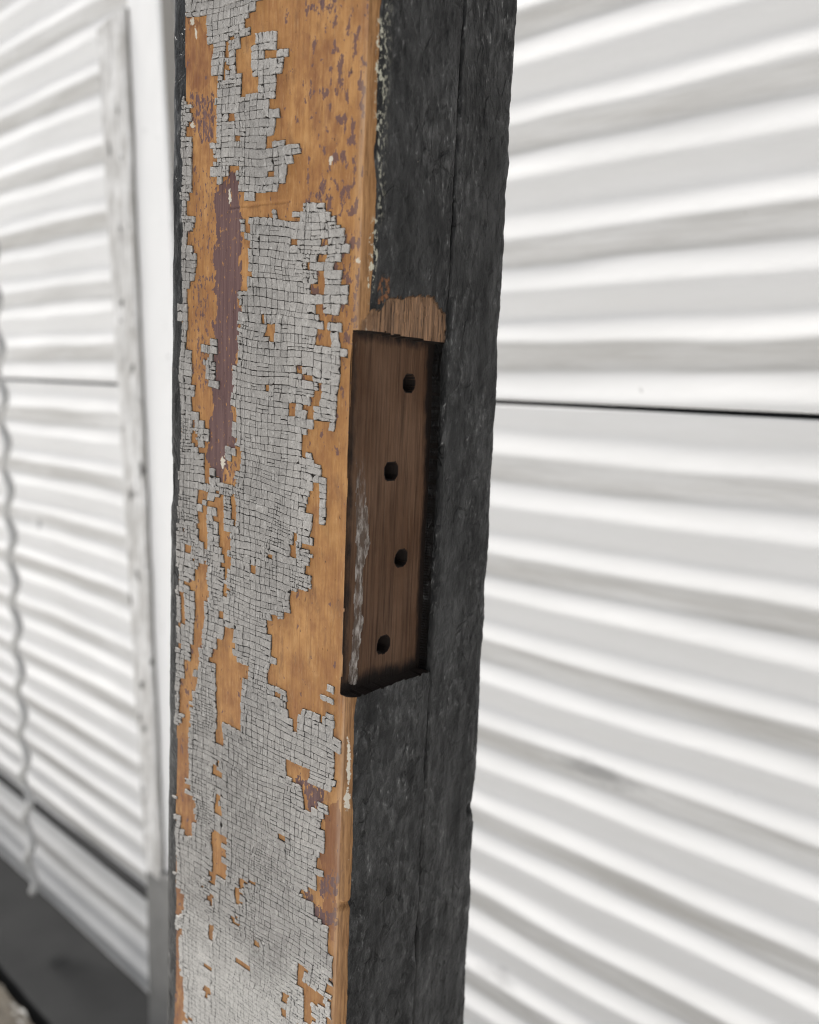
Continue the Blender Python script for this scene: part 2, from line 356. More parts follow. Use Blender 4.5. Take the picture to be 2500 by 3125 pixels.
# batten, leaning board and plinth in front of the wall
def leaning(name, q, y0, y1, mat, jit, label, cat, seg, side=None):
    """board on the wall whose front corners are bottom-left, bottom-right, top-right, top-left in wall x, z"""
    n = 70; V = []
    ts = np.linspace(0, 1, n)
    for t in ts:
        l = np.array(q[0]) * (1 - t) + np.array(q[3]) * t; r_ = np.array(q[1]) * (1 - t) + np.array(q[2]) * t
        z = l[1]
        j = [(float(fbm(t * 24 + k * 11, k * 3.3, 61 + k, 4)) - 0.5) * jit for k in range(6)]
        b = 0.0025
        ring = [(l[0] + j[0], y0), (l[0] + j[0], y1 + b), (l[0] + b + j[1], y1 + j[4] * 0.5)]
        for k in range(1, seg): 
            s = k / seg; ring.append((l[0] * (1 - s) + r_[0] * s, y1 + (float(fbm(t * 30, k * 0.9, 77, 3)) - 0.5) * jit * 0.7))
        ring += [(r_[0] - b + j[2], y1 + j[5] * 0.5), (r_[0] + j[3], y1 + b), (r_[0] + j[3], y0)]
        for (x, y) in ring:
            s = (x - l[0]) / max(1e-6, r_[0] - l[0]); V.append((x, y, l[1] * (1 - s) + r_[1] * s))
    nc = seg + 5
    V = np.array(V); base = V[:nc].mean(0); base[2] = V[:, 2].min()
    F = [tuple(int(i) for i in f_) for f_ in grid_faces(n, nc, True)] + [tuple(range(nc))[::-1], tuple(range((n - 1) * nc, n * nc))]
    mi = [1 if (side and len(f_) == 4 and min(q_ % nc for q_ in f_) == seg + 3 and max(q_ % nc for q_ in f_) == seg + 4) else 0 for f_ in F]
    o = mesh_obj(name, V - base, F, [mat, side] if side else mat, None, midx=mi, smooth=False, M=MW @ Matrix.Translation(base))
    return tag(o, label, cat)
o1 = 0.046
bq = [wall_pt(440, 2650, o1), wall_pt(490, 2690, o1), wall_pt(376, 20, o1), wall_pt(292, 92, o1)]
leaning('wall_batten', bq, -0.0225, -o1, M_BATTEN, 0.004, 'weathered white batten with an open top end on the ribbed wall', 'batten', 5, simple('gap_shade_edge', (0.20, 0.195, 0.185), 0.8, (0.32, 0.31, 0.295), 40))  # dark side colour paints in the shaded gap beside the board
o2 = 0.040
b2 = [wall_pt(499, 2650, o2), wall_pt(640, 2760, o2), wall_pt(480, -60, o2), wall_pt(385, 20, o2)]
z_t = 0.72
def ext(a, b, z):   # extend the line a-b to height z
    t = (z - a[1]) / (b[1] - a[1]); return (a[0] + (b[0] - a[0]) * t, z)
lo_l, lo_r = b2[0], b2[1]; hi_l, hi_r = ext(b2[0], b2[3], z_t), ext(b2[1], b2[2], z_t)
leaning('white_board', [ext(hi_l, lo_l, lo_l[1]), ext(hi_r, lo_r, lo_l[1]), hi_r, hi_l], -0.0225, -o2, M_BOARD, 0.0016, 'bright white board with shade-painted edge between the batten and the peeling post', 'board', 5, simple('shade_grey_edge', (0.36, 0.345, 0.32), 0.8, (0.42, 0.40, 0.375), 20))  # shade on the board's side face is painted in as grey
px0, pz0 = wall_pt(446, 2650, o2 + 0.004); px1 = wall_pt(620, 2740, o2)[0]
pl = box_local('plinth_block', 0, px1 - px0, 0, o2 + 0.004, 0, b2[0][1] - 0.002 - (ZB + 0.0002), M_PLINTH, None, (6, 1), 0.002, 0.003,
               M=MW @ Matrix.Translation((px0, -(o2 + 0.004) - 0.001, ZB + 0.0002)))
tag(pl, 'grey plinth block under the white board on the dark ledge', 'plinth')
# dark ledge and the weathered plank before it
ld = box_local('floor_ledge', 0, 5.0, 0, -YL - 0.012, 0, 0.05, M_LEDGE, None, (160, 1), 0.002, 0.003, M=MW @ Matrix.Translation((-3.6, YL, ZB - 0.05)))
tag(ld, 'dark grey painted ledge along the foot of the ribbed wall', 'ledge')
n = NT('grey_weathered_wood'); a_ = n.noise(55, 6, 0.7, n.map((0.06, 1, 1))); b_ = n.noise(60, 5, 0.7, n.map((0.2, 1, 1), (1, 2, 3)))
cc = n.mix(n.rng(a_, 0.35, 0.65), (0.022, 0.018, 0.014), (0.10, 0.086, 0.066)); cc = n.mix(n.rng(b_, 0.60, 0.66), cc, (0.36, 0.36, 0.35))
M_PLANK = n.done(cc, 0.8, n.bump(a_, 0.8, 0.006))
pk = box_local('floor_plank', 0, 5.0, 0, 0.16, 0, 0.045, M_PLANK, None, (300, 1), 0.008, 0.006, M=MW @ Matrix.Translation((-3.6, YL - 0.010 - 0.16, ZB - 0.047)))
tag(pk, 'rough grey timber plank with flaking white paint beside the dark ledge', 'plank')
jst = box_local('floor_joist', 0, 5.0, 0, 0.155 - YL, 0, ZB - 0.052 - ZG, simple('dark_joist', (0.02, 0.019, 0.018), 0.9), None, M=MW @ Matrix.Translation((-3.6, YL - 0.165, ZG)))
tag(jst, 'dark support beam under the ledge and plank', 'beam')

# wavy rod hanging before the wall
o3 = 0.075
A0 = wall_pt(-14, 900, o3); A1 = wall_pt(95, 2655, o3)
zb_rod = ZB - A0[1]
axis = np.array([A1[0] - A0[0], 0, A1[1] - A0[1]]); L0 = np.linalg.norm(axis); axis /= L0
perp = np.array([axis[2], 0, -axis[0]]) * -1
def rod():
    V = []; per = 0.0585; rad = 0.0052; amp = 0.0076; ns = 12; hs = np.arange(-0.75, L0 + 0.030, per / 14)
    ph0 = None
    pts = []
    for h in hs:
        ph = 2 * math.pi * h / per + 0.4
        k = 1.0 + 0.15 * (float(vnoise(h * 25, 2.0, 3)) - 0.5)
        pts.append(np.array([A0[0], -o3, A0[1]]) + axis * h + perp * amp * k * math.sin(ph) + np.array([0, 1, 0]) * amp * 0.35 * math.cos(ph))
    pts = np.array(pts); tan = np.gradient(pts, axis=0); tan /= np.linalg.norm(tan, axis=1)[:, None]
    for p, t in zip(pts, tan):
        e1 = np.cross(t, [0, 1, 0]); e1 /= np.linalg.norm(e1); e2 = np.cross(t, e1)
        for q in range(ns): V.append(p + rad * (math.cos(2 * math.pi * q / ns) * e1 + math.sin(2 * math.pi * q / ns) * e2))
    F = [tuple(int(i) for i in f_) for f_ in grid_faces(len(pts), ns, True)] + [tuple(range(ns)), tuple(range((len(pts) - 1) * ns, len(pts) * ns))]
    V = np.array(V); b = pts[-1].copy()
    o = mesh_obj('wavy_rod', V - b, F, M_WIRE, None, M=MW @ Matrix.Translation(b))
    tag(o, 'wavy grey rod standing upright before the ribbed wall at the left', 'rod')
rod()

# ------------------------------------------------------------------ the peeling post
AZ = R(53); pL = np.array([-math.sin(AZ), math.cos(AZ), 0]); pR = np.array([math.cos(AZ), math.sin(AZ), 0])
P0 = ray(1096, 1562) * 0.24
T = np.array([0, 0, 1.0]) + 0.014 * RT; T /= np.linalg.norm(T)
X = pR - (pR @ T) * T; X /= np.linalg.norm(X); Y = np.cross(T, X)
MP = Matrix(((X[0], Y[0], T[0], P0[0]), (X[1], Y[1], T[1], P0[1]), (X[2], Y[2], T[2], P0[2]), (0, 0, 0, 1)))
zbot = (ZG - P0[2]) / T[2]
MPB = MP @ Matrix.Translation((0, 0, zbot))
post = empty('peeling_post', MPB, 'old square timber post with peeling grey paint, orange undercoat and a black painted side', 'post')
def world(b, a, z): return P0 + np.asarray(b)[..., None] * X + np.asarray(a)[..., None] * Y + np.asarray(z)[..., None] * T
def to_face(x, y, face, off=0.0):
    """pixel -> (a, z) on the left face (b = off) or (b, z) on the right face (a = off)"""
    d = ray(x, y); nrm, o = (X, P0 + X * off) if face == 'L' else (Y, P0 + Y * off)
    p = d * ((o @ nrm) / (d @ nrm)) - P0
    return (p @ Y if face == 'L' else p @ X), p @ T
def WLf(z): return 0.0922 - 0.012 * np.clip(z, -0.3, 0.25) + 0.0006 * (fbm(np.asarray(z) * 60, 0 * np.asarray(z), 3, 3) - 0.5)
def WRf(z):
    z = np.asarray(z); wv = 0.0746 - 0.017 * np.clip(z, -0.3, 0.25)
    wv = wv + 0.0014 * (fbm(z * 55, 0 * z + 2, 4, 4) - 0.5) + 0.0007 * (fbm(z * 400, 0 * z + 7, 9, 3) - 0.5)
    zn = to_face(1455, 2420, 'R')[1]
    return wv - 0.0022 * np.exp(-((z - zn + 0.003) / 0.008) ** 2)
def BSf(z): return 0.0405 + 0.0012 * (fbm(np.asarray(z) * 40, 0 * np.asarray(z) + 4, 14, 3) - 0.5)

CH = 0.0026; RC = 0.0058; DEL = 0.0044
zd = np.concatenate([np.linspace(zbot, -0.27, 12)[:-1], np.arange(-0.27, 0.215, 0.00045), np.linspace(0.215, 0.7, 8)[1:]])
# recess extents on the dark face
def line_fn(p, q): return lambda b: p[1] + (q[1] - p[1]) * (b - p[0]) / (q[0] - p[0])
rt = line_fn(to_face(1112, 1005, 'R'), to_face(1358, 1050, 'R'))
rb = line_fn(to_face(1080, 2128, 'R'), to_face(1314, 2046, 'R'))
er = [(to_face(x, y, 'R')) for x, y in ((1361, 1060), (1350, 1500), (1316, 2050))]
def rr(z): return np.interp(z, [er[2][1], er[1][1], er[0][1]], [er[2][0], er[1][0], er[0][0]])

def build_body():
    cols = []
    a = []   # (kind, param)
    cols += [('side', s) for s in (0.0405, 0.025, 0.012, 0.0075)]
    cols += [('arc', p) for p in np.linspace(0, math.pi / 2, 13)]
    nL = 190
    cols += [('left', (k + 1) / (nL + 1)) for k in range(nL)]
    cols += [('cham', p) for p in np.linspace(0, math.pi / 2, 11)]
    nR = 100
    cols += [('right', (k + 1) / nR) for k in range(nR)]
    cols += [('in', 0.0012), ('in', 0.006), ('in', 0.03)]
    nc = len(cols); nr = len(zd)
    A = np.zeros((nr, nc)); B = np.zeros((nr, nc)); NA = np.zeros((nr, nc)); NB = np.zeros((nr, nc)); Z = np.repeat(zd[:, None], nc, 1)
    wl = WLf(zd); bs = BSf(zd) - 0.00035 - 0.0004 * vnoise(zd * 90, zd * 0 + 3, 4)
    bs = bs - 0.0009 * sstep(0.055, 0.02, np.abs(zd - 0.075)) * vnoise(zd * 120, zd * 0, 6)
    for i, (k, p) in enumerate(cols):
        if k == 'side': A[:, i] = wl; B[:, i] = p; NA[:, i] = 1
        elif k == 'arc': A[:, i] = wl - RC + RC * math.cos(p); B[:, i] = RC - RC * math.sin(p); NA[:, i] = math.cos(p); NB[:, i] = -math.sin(p)
        elif k == 'left': A[:, i] = (wl - RC) + (CH - (wl - RC)) * p; NB[:, i] = -1
        elif k == 'cham':
            q = 0.65; ca = CH - CH * math.sin(p); cb = CH - CH * math.cos(p); t = p / (math.pi / 2)
            A[:, i] = ca * q + CH * (1 - t) * (1 - q); B[:, i] = cb * q + CH * t * (1 - q); NA[:, i] = -math.sin(p); NB[:, i] = -math.cos(p)
        elif k == 'right': B[:, i] = CH + (bs - CH) * p; NA[:, i] = -1
        else: B[:, i] = bs; A[:, i] = p; NB[:, i] = 0.0
    kind = np.array([k for k, _ in cols]); right = (kind == 'right'); cham = (kind == 'cham')
    px, py = proj(world(B, A, Z))
    dark = right[None] | np.zeros_like(A, bool)
    # bare fibre patch above the recess, in photo outline on the dark face
    BP = [(1146, 940), (1157, 953), (1174, 918), (1195, 905), (1226, 908), (1264, 905), (1312, 901), (1323, 911), (1334, 932), (1348, 943), (1358, 960), (1354, 1060), (1302, 1060), (1120, 1060), (1100, 1000), (1105, 975)]
    jx = px + 14 * (fbm(px / 16, py / 30, 41, 3) - 0.5); jy = py + 14 * (vnoise(px / 5, py / 90, 44) - 0.5)
    bare = inpoly(jx, jy, BP) & (right | cham)[None]
    # the rest of the relief: thick black paint
    rel = 0.0017 * (fbm(B * 210, Z * 95, 21, 5) - 0.5) + 0.0004 * (fbm(B * 500, Z * 230, 25, 3) - 0.5)
    lump = sstep(0.55, 0.72, fbm(B * 330 + 3, Z * 150, 29, 4)) * 0.00035
    pit = sstep(0.68, 0.74, fbm(B * 420 + 3, Z * 260, 33, 4)) * 0.0002
    flat = sstep(0.50, 0.62, fbm(B * 90, Z * 34 + 3, 36, 2)) * sstep(-0.02, 0.05, Z)     # patches of smooth filler on the upper half
    D = np.where(dark, (rel * (1 - 0.75 * flat) + lump - pit), 0.0)
    fibz = (fbm(B * 900 + A * 900, Z * 12, 52, 3) - 0.5)
    D = np.where(cham[None], 0.0006 * fibz + 0.0016 * (fbm(A * 60, Z * 50, 53, 4) - 0.5), D)
    nick = cham[None] * 0.0012 * np.exp(-((Z - to_face(1055, 2772, 'R')[1] - B * 0.15) / 0.0011) ** 2)
    D = D - nick - np.where(bare, 0.0007 - 0.0005 * fibz, 0.0)
    lf = (kind == 'left')[None]
    zsaw = to_face(800, 622, 'L')[1]
    saw = 0.00035 * sstep(0.0007, 0.0002, np.abs(Z - zsaw - 0.02 * (A - 0.05))) * (px > 700) * (px < 885) * (0.4 + fbm(A * 1500, Z * 0, 56, 2))
    D = np.where(lf, -saw + 0.00008 * (fbm(A * 500, Z * 60, 55, 3) - 0.5), D)
    arcm = ((kind == 'arc') | (kind == 'side'))[None]
    D = np.where(arcm, 0.0007 * (fbm(A * 350 + B * 500, Z * 110, 57, 4) - 0.55), D)
    # split at the left arris where the paint shell lifts
    zs = to_face(548, 1470, 'L')[1]
    D = D - np.where(arcm, 0.0022 * np.exp(-((Z - zs) / 0.007) ** 4) * (np.arange(nc)[None] > 8), 0)
    A2 = A + NA * D; B2 = B + NB * D
    # recess
    zj = Z + 0.0006 * (fbm(B * 300, B * 0 + 1, 71, 3) - 0.5) 
    top = rt(B) + 0.0010 * (fbm(B * 260, B * 0 + 3, 72, 3) - 0.5); bot = rb(B)
    br = rr(Z) + 0.0009 * (fbm(Z * 130, Z * 0, 73, 3) - 0.5)
    inz = (zj < top) & (zj > bot)
    rec = inz & (B < br) & (right | cham | (kind == 'left'))[None]
    floor = DEL + 0.00025 * (fbm(B * 900, Z * 14, 74, 3) - 0.5) + 0.0006 * (fbm(B * 90, Z * 30, 76, 3) - 0.5)
    touched = rec & (A2 < floor)
    # tidy the ragged arris of the recess: a small round-over at the open side
    A2 = np.where(touched, np.where(B2 < 0.0006, floor + 0.0004, floor), A2); 
    hole = np.zeros_like(A, bool)
    for (hx, hy, sq) in ((1249, 1170, 2.2), (1193, 1438, 3.2), (1223, 1703, 2.3), (1170, 1967, 2.9)):
        hb, hz = to_face(hx, hy, 'R', DEL)
        rw, rh = 0.0030, 0.0026
        ang = np.arctan2(Z - hz, B - hb); jit = 1 + 0.14 * (vnoise(ang * 2.2 + 9, ang * 0 + hx, 80) - 0.5)
        hole |= ((np.abs((B - hb) / rw) ** sq + np.abs((Z - hz) / rh) ** sq) < jit) & touched & right[None]
    A2 = np.where(hole, floor + 0.016, A2)
    hd = hole.copy(); hd[1:] |= hole[:-1]; hd[:-1] |= hole[1:]; hd[:, 1:] |= hole[:, :-1]; hd[:, :-1] |= hole[:, 1:]
    # ---- masks
    black = np.where(right[None], 1.0, 0.0)
    edge_b = 0.0019 + 0.0013 * (fbm(Z * 90, Z * 0 + 5, 83, 3) - 0.5) + 0.0008 * sstep(-0.05, -0.15, Z)
    black = np.where(cham[None], sstep(edge_b - 0.0003, edge_b + 0.0003, B), black)
    # left arris: paint wraps a little onto the face, irregularly
    la = (wl[:, None] - A) - (0.0088 + 0.0008 * sstep(-0.05, 0.05, Z) + 0.0014 * (fbm(Z * 55, Z * 0 + 6, 85, 3) - 0.5))
    black = np.where((arcm | lf) & (la < 0), 1.0, black)
    black = np.where(arcm & (la >= 0), 0.0, black)
    black[:, kind == 'in'] = 1.0
    RB = [(1165, 835), (1192, 838), (1190, 905), (1168, 925), (1152, 930), (1150, 880)]
    rbp = inpoly(px, py, RB) & right[None]
    black = np.where(rbp, 0.52, black)
    pur = np.full(A.shape, 0.0); rust = np.zeros(A.shape)
    for (ox, oy, sc, val, pts) in PURPLE:
        pp = [(ox + x / sc, oy + y / sc) for x, y in pts]
        pur = np.maximum(pur, val * inpoly(px + 34 * (fbm(px / 14, py / 34, 91, 3) - 0.5), py + 60 * (fbm(px / 9, py / 40, 92, 3) - 0.5), pp))
    for (ox, oy, sc, val, pts) in RUST:
        pp = [(ox + x / sc, oy + y / sc) for x, y in pts]
        rust = np.maximum(rust, val * inpoly(px + 50 * (fbm(px / 26, py / 70, 93, 3) - 0.5), py + 60 * (fbm(px / 20, py / 60, 94, 3) - 0.5), pp))
    rust = np.where(rbp, 1.0, rust)
    fleck = np.where(lf, 0.25 + 0.6 * sstep(0.045, 0.012, A) * sstep(-0.02, 0.03, Z) + 0.35 * sstep(0.055, 0.085, A), 0.0) * (0.4 + 1.0 * fbm(A * 40, Z * 25, 95, 2))
    pale = np.zeros(A.shape)
    for (qx, qy, qw, qh) in ((701, 600, 4, 22), (587, 66, 6, 12), (588, 381, 6, 9), (1010, 490, 5, 16), (1093, 796, 6, 8), (680, 1410, 6, 18), (621, 1698, 8, 9), (1060, 2445, 9, 30), (1064, 2330, 6, 70), (597, 100, 3, 20)):
        pale = np.maximum(pale, np.exp(-((px - qx + 6 * (vnoise(px / 5, py / 6, 151) - 0.5)) / qw) ** 2 - ((py - qy) / qh) ** 2) * 1.6)
    pale = np.clip(np.where(lf | cham[None], pale, 0), 0, 1)
    crust = np.where((right | cham)[None] & (B > 0.0012) & (B < 0.0075), 1.0, 0.0) * sstep(0.03, 0.06, Z) * sstep(0.0075, 0.0015, B) * sstep(0.42, 0.55, fbm(Z * 70, B * 200, 97, 2))
    worn = np.where(lf & (A < 0.0065), 0.45 * sstep(0.0065, 0.003, A), 0.0); worn = np.where(cham[None] & (B < 0.0008), 0.05, worn)
    worn = np.where(black > 0.5, 0, worn)
    stain_shade = np.maximum(sstep(0.0055, 0.0, top - Z) * 0.75, sstep(0.0085, 0.001, Z - bot) * 0.9)  # real stain plus shade painted in along the recess edges
    stain_shade = np.maximum(stain_shade, sstep(0.0075, 0.0015, br - B) * 1.0)
    stain_shade = np.maximum(stain_shade, 0.62 * sstep(0.0042, 0.001, B))
    stain_shade = np.maximum(stain_shade, hd * 2.5)  # darkness inside the screw holes is painted in
    stain_shade = np.where(touched, stain_shade, 1.3)
    RES = [(1085, 1040), (1112, 1030), (1113, 1200), (1116, 1500), (1126, 1600), (1130, 1660), (1110, 1740), (1108, 1900), (1095, 2000), (1088, 2090), (1062, 2090), (1075, 1950), (1085, 1750), (1088, 1500), (1086, 1300), (1093, 1200)]
    rx, ry = proj(world(B2, A2, Z))
    resid = np.where(inpoly(rx + 9 * (vnoise(rx / 6, ry / 22, 99) - 0.5), ry, RES), 0.40 + 0.36 * sstep(1250, 1700, ry), 0.0) * touched
    V = np.stack([B2, A2, Z - zbot], -1).reshape(-1, 3)
    F = grid_faces(nr, nc, True)
    trec = touched.ravel(); isr = trec[F].any(1)
    chm = np.where(cham[None], 0.8, 0.0) * (0.6 + 0.8 * fbm(Z * 40, B * 300, 141, 3)); chm = np.where(cham[None] & (np.abs(Z - rt(0.002)) < 0.02), 0.9, chm)
    attrs = dict(pale=pale, arris=chm, black=black, purple=pur, rust=rust, fleck=fleck, crust=crust, worn=worn, bare=np.where(bare, 1.0, 0.0))
    def sub(faces, names):
        u, inv = np.unique(faces.ravel(), return_inverse=True)
        return V[u], inv.reshape(-1, 4), {k: v.ravel()[u] for k, v in names.items()}
    v1, f1, at1 = sub(F[~isr], attrs)
    o = mesh_obj('post_body', v1, f1, M_POST, post, at1)
    v2, f2, at2 = sub(F[isr], dict(stain_shade=stain_shade, residue=resid))
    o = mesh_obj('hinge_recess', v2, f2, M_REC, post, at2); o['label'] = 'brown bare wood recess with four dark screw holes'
    caps = [(0, i) for i in ()]
def build_board():
    nR = 100; nr = len(zd)
    bs = BSf(zd) + 0.00075 + 0.0003 * vnoise(zd * 70, zd * 0 + 8, 4); wr = WRf(zd); q = 0.0022
    cols = [('in', 0.03), ('in', 0.006), ('in', 0.0008)] + [('f', (k / nR)) for k in range(nR)] + [('arc', p) for p in np.linspace(0, math.pi / 2, 7)] + [('back', p) for p in (0.006, 0.012, 0.03, 0.0885)] + [('far', 0)]
    nc = len(cols); A = np.zeros((nr, nc)); B = np.zeros((nr, nc)); NA = np.zeros((nr, nc)); NB = np.zeros((nr, nc)); Z = np.repeat(zd[:, None], nc, 1)
    for i, (k, p) in enumerate(cols):
        if k == 'in': B[:, i] = bs; A[:, i] = p
        elif k == 'f': B[:, i] = bs + 0.0006 + (wr - q - bs - 0.0006) * p; NA[:, i] = -1
        elif k == 'arc': B[:, i] = wr - q + q * math.sin(p); A[:, i] = q - q * math.cos(p); NA[:, i] = -math.cos(p); NB[:, i] = math.sin(p)
        elif k == 'back': B[:, i] = wr; A[:, i] = p; NB[:, i] = 1
        else: B[:, i] = bs; A[:, i] = 0.0885
    rel = 0.0014 * (fbm(B * 200 + 7, Z * 80, 121, 5) - 0.5) + 0.0004 * (fbm(B * 500, Z * 200, 125, 3) - 0.5)
    pit = sstep(0.70, 0.76, fbm(B * 420 + 9, Z * 240, 133, 4)) * 0.0002
    zn = to_face(1435, 2470, 'R'); knot = 0.0035 * np.exp(-(((B - zn[0]) / 0.0016) ** 2 + ((Z - zn[1]) / 0.0020) ** 2))
    D = rel - pit - knot
    B = B + NB * D; A = A + NA * D
    V = np.stack([B, A, Z - zbot], -1).reshape(-1, 3)
    o = mesh_obj('edge_board', V, grid_faces(nr, nc, True), M_BLK, post); o['label'] = 'black painted board along the far edge of the post'

PURPLE = [
 (500, 0, 2.464, 0.95, [(400, 1380), (490, 1330), (510, 1270), (545, 1250), (570, 1330), (575, 1430), (590, 1530), (590, 1690), (600, 1800), (585, 1971), (375, 1971), (385, 1600), (395, 1500)]),
 (500, 700, 2.464, 0.98, [(370, 200), (585, 200), (580, 400), (570, 480), (560, 1000), (530, 1170), (520, 1300), (530, 1450), (540, 1600), (480, 1750), (440, 1900), (350, 1850), (340, 1700), (360, 1250), (390, 900), (380, 500)]),
 (500, 0, 2.464, 0.66, [(200, 720), (385, 700), (385, 900), (370, 1060), (290, 1060), (220, 1000)]),
 (500, 0, 2.464, 0.30, [(1380, 200), (1560, 100), (1560, 520), (1420, 520)]),
 (500, 0, 2.464, 0.30, [(1420, 900), (1530, 850), (1540, 1280), (1420, 1280)]),
 (500, 0, 2.464, 0.66, [(1105, 0), (1310, 0), (1300, 80), (1180, 105), (1110, 110)]),
 (500, 0, 2.464, 0.62, [(1150, 1390), (1240, 1390), (1255, 1500), (1190, 1530), (1130, 1500)]),
 (500, 0, 2.464, 0.40, [(200, 1250), (400, 1250), (380, 1971), (200, 1971)]),
 (500, 700, 2.464, 0.30, [(1300, 0), (1500, 0), (1480, 600), (1300, 640), (1180, 560), (1250, 400)]),
 (500, 700, 2.464, 0.48, [(190, 300), (370, 300), (330, 1200), (230, 1200)]),
 (500, 1400, 2.464, 0.55, [(340, 0), (545, 0), (540, 190), (400, 150)]),
 (500, 2150, 2.2114, 0.85, [(840, 480), (1000, 520), (1110, 560), (1060, 700), (960, 740), (930, 560)]),
 (500, 2150, 2.2114, 0.82, [(930, 1200), (1010, 1280), (1060, 1400), (1180, 1380), (1180, 1480), (1060, 1520), (960, 1330)]),
 (500, 2150, 2.2114, 0.72, [(1060, 1180), (1210, 1100), (1180, 1300), (1070, 1300)]),
]
RUST = [
 (500, 0, 2.464, 0.62, [(150, 100), (300, 150), (345, 345), (390, 420), (395, 560), (300, 700), (170, 640), (140, 400)]),
 (500, 0, 2.464, 0.50, [(1050, 250), (1320, 300), (1340, 950), (1200, 1250), (1080, 900)]),
 (500, 0, 2.464, 0.4, [(180, 640), (390, 600), (390, 1250), (200, 1250)]),
 (500, 2150, 2.2114, 0.55, [(65, 200), (175, 200), (215, 700), (175, 900), (110, 800)]),
 (500, 2150, 2.2114, 0.6, [(65, 1200), (160, 1250), (140, 2156), (65, 2156)]),
 (500, 2150, 2.2114, 0.75, [(1050, 700), (1200, 640), (1180, 1600), (1060, 1500)]),
]
build_body(); build_board()

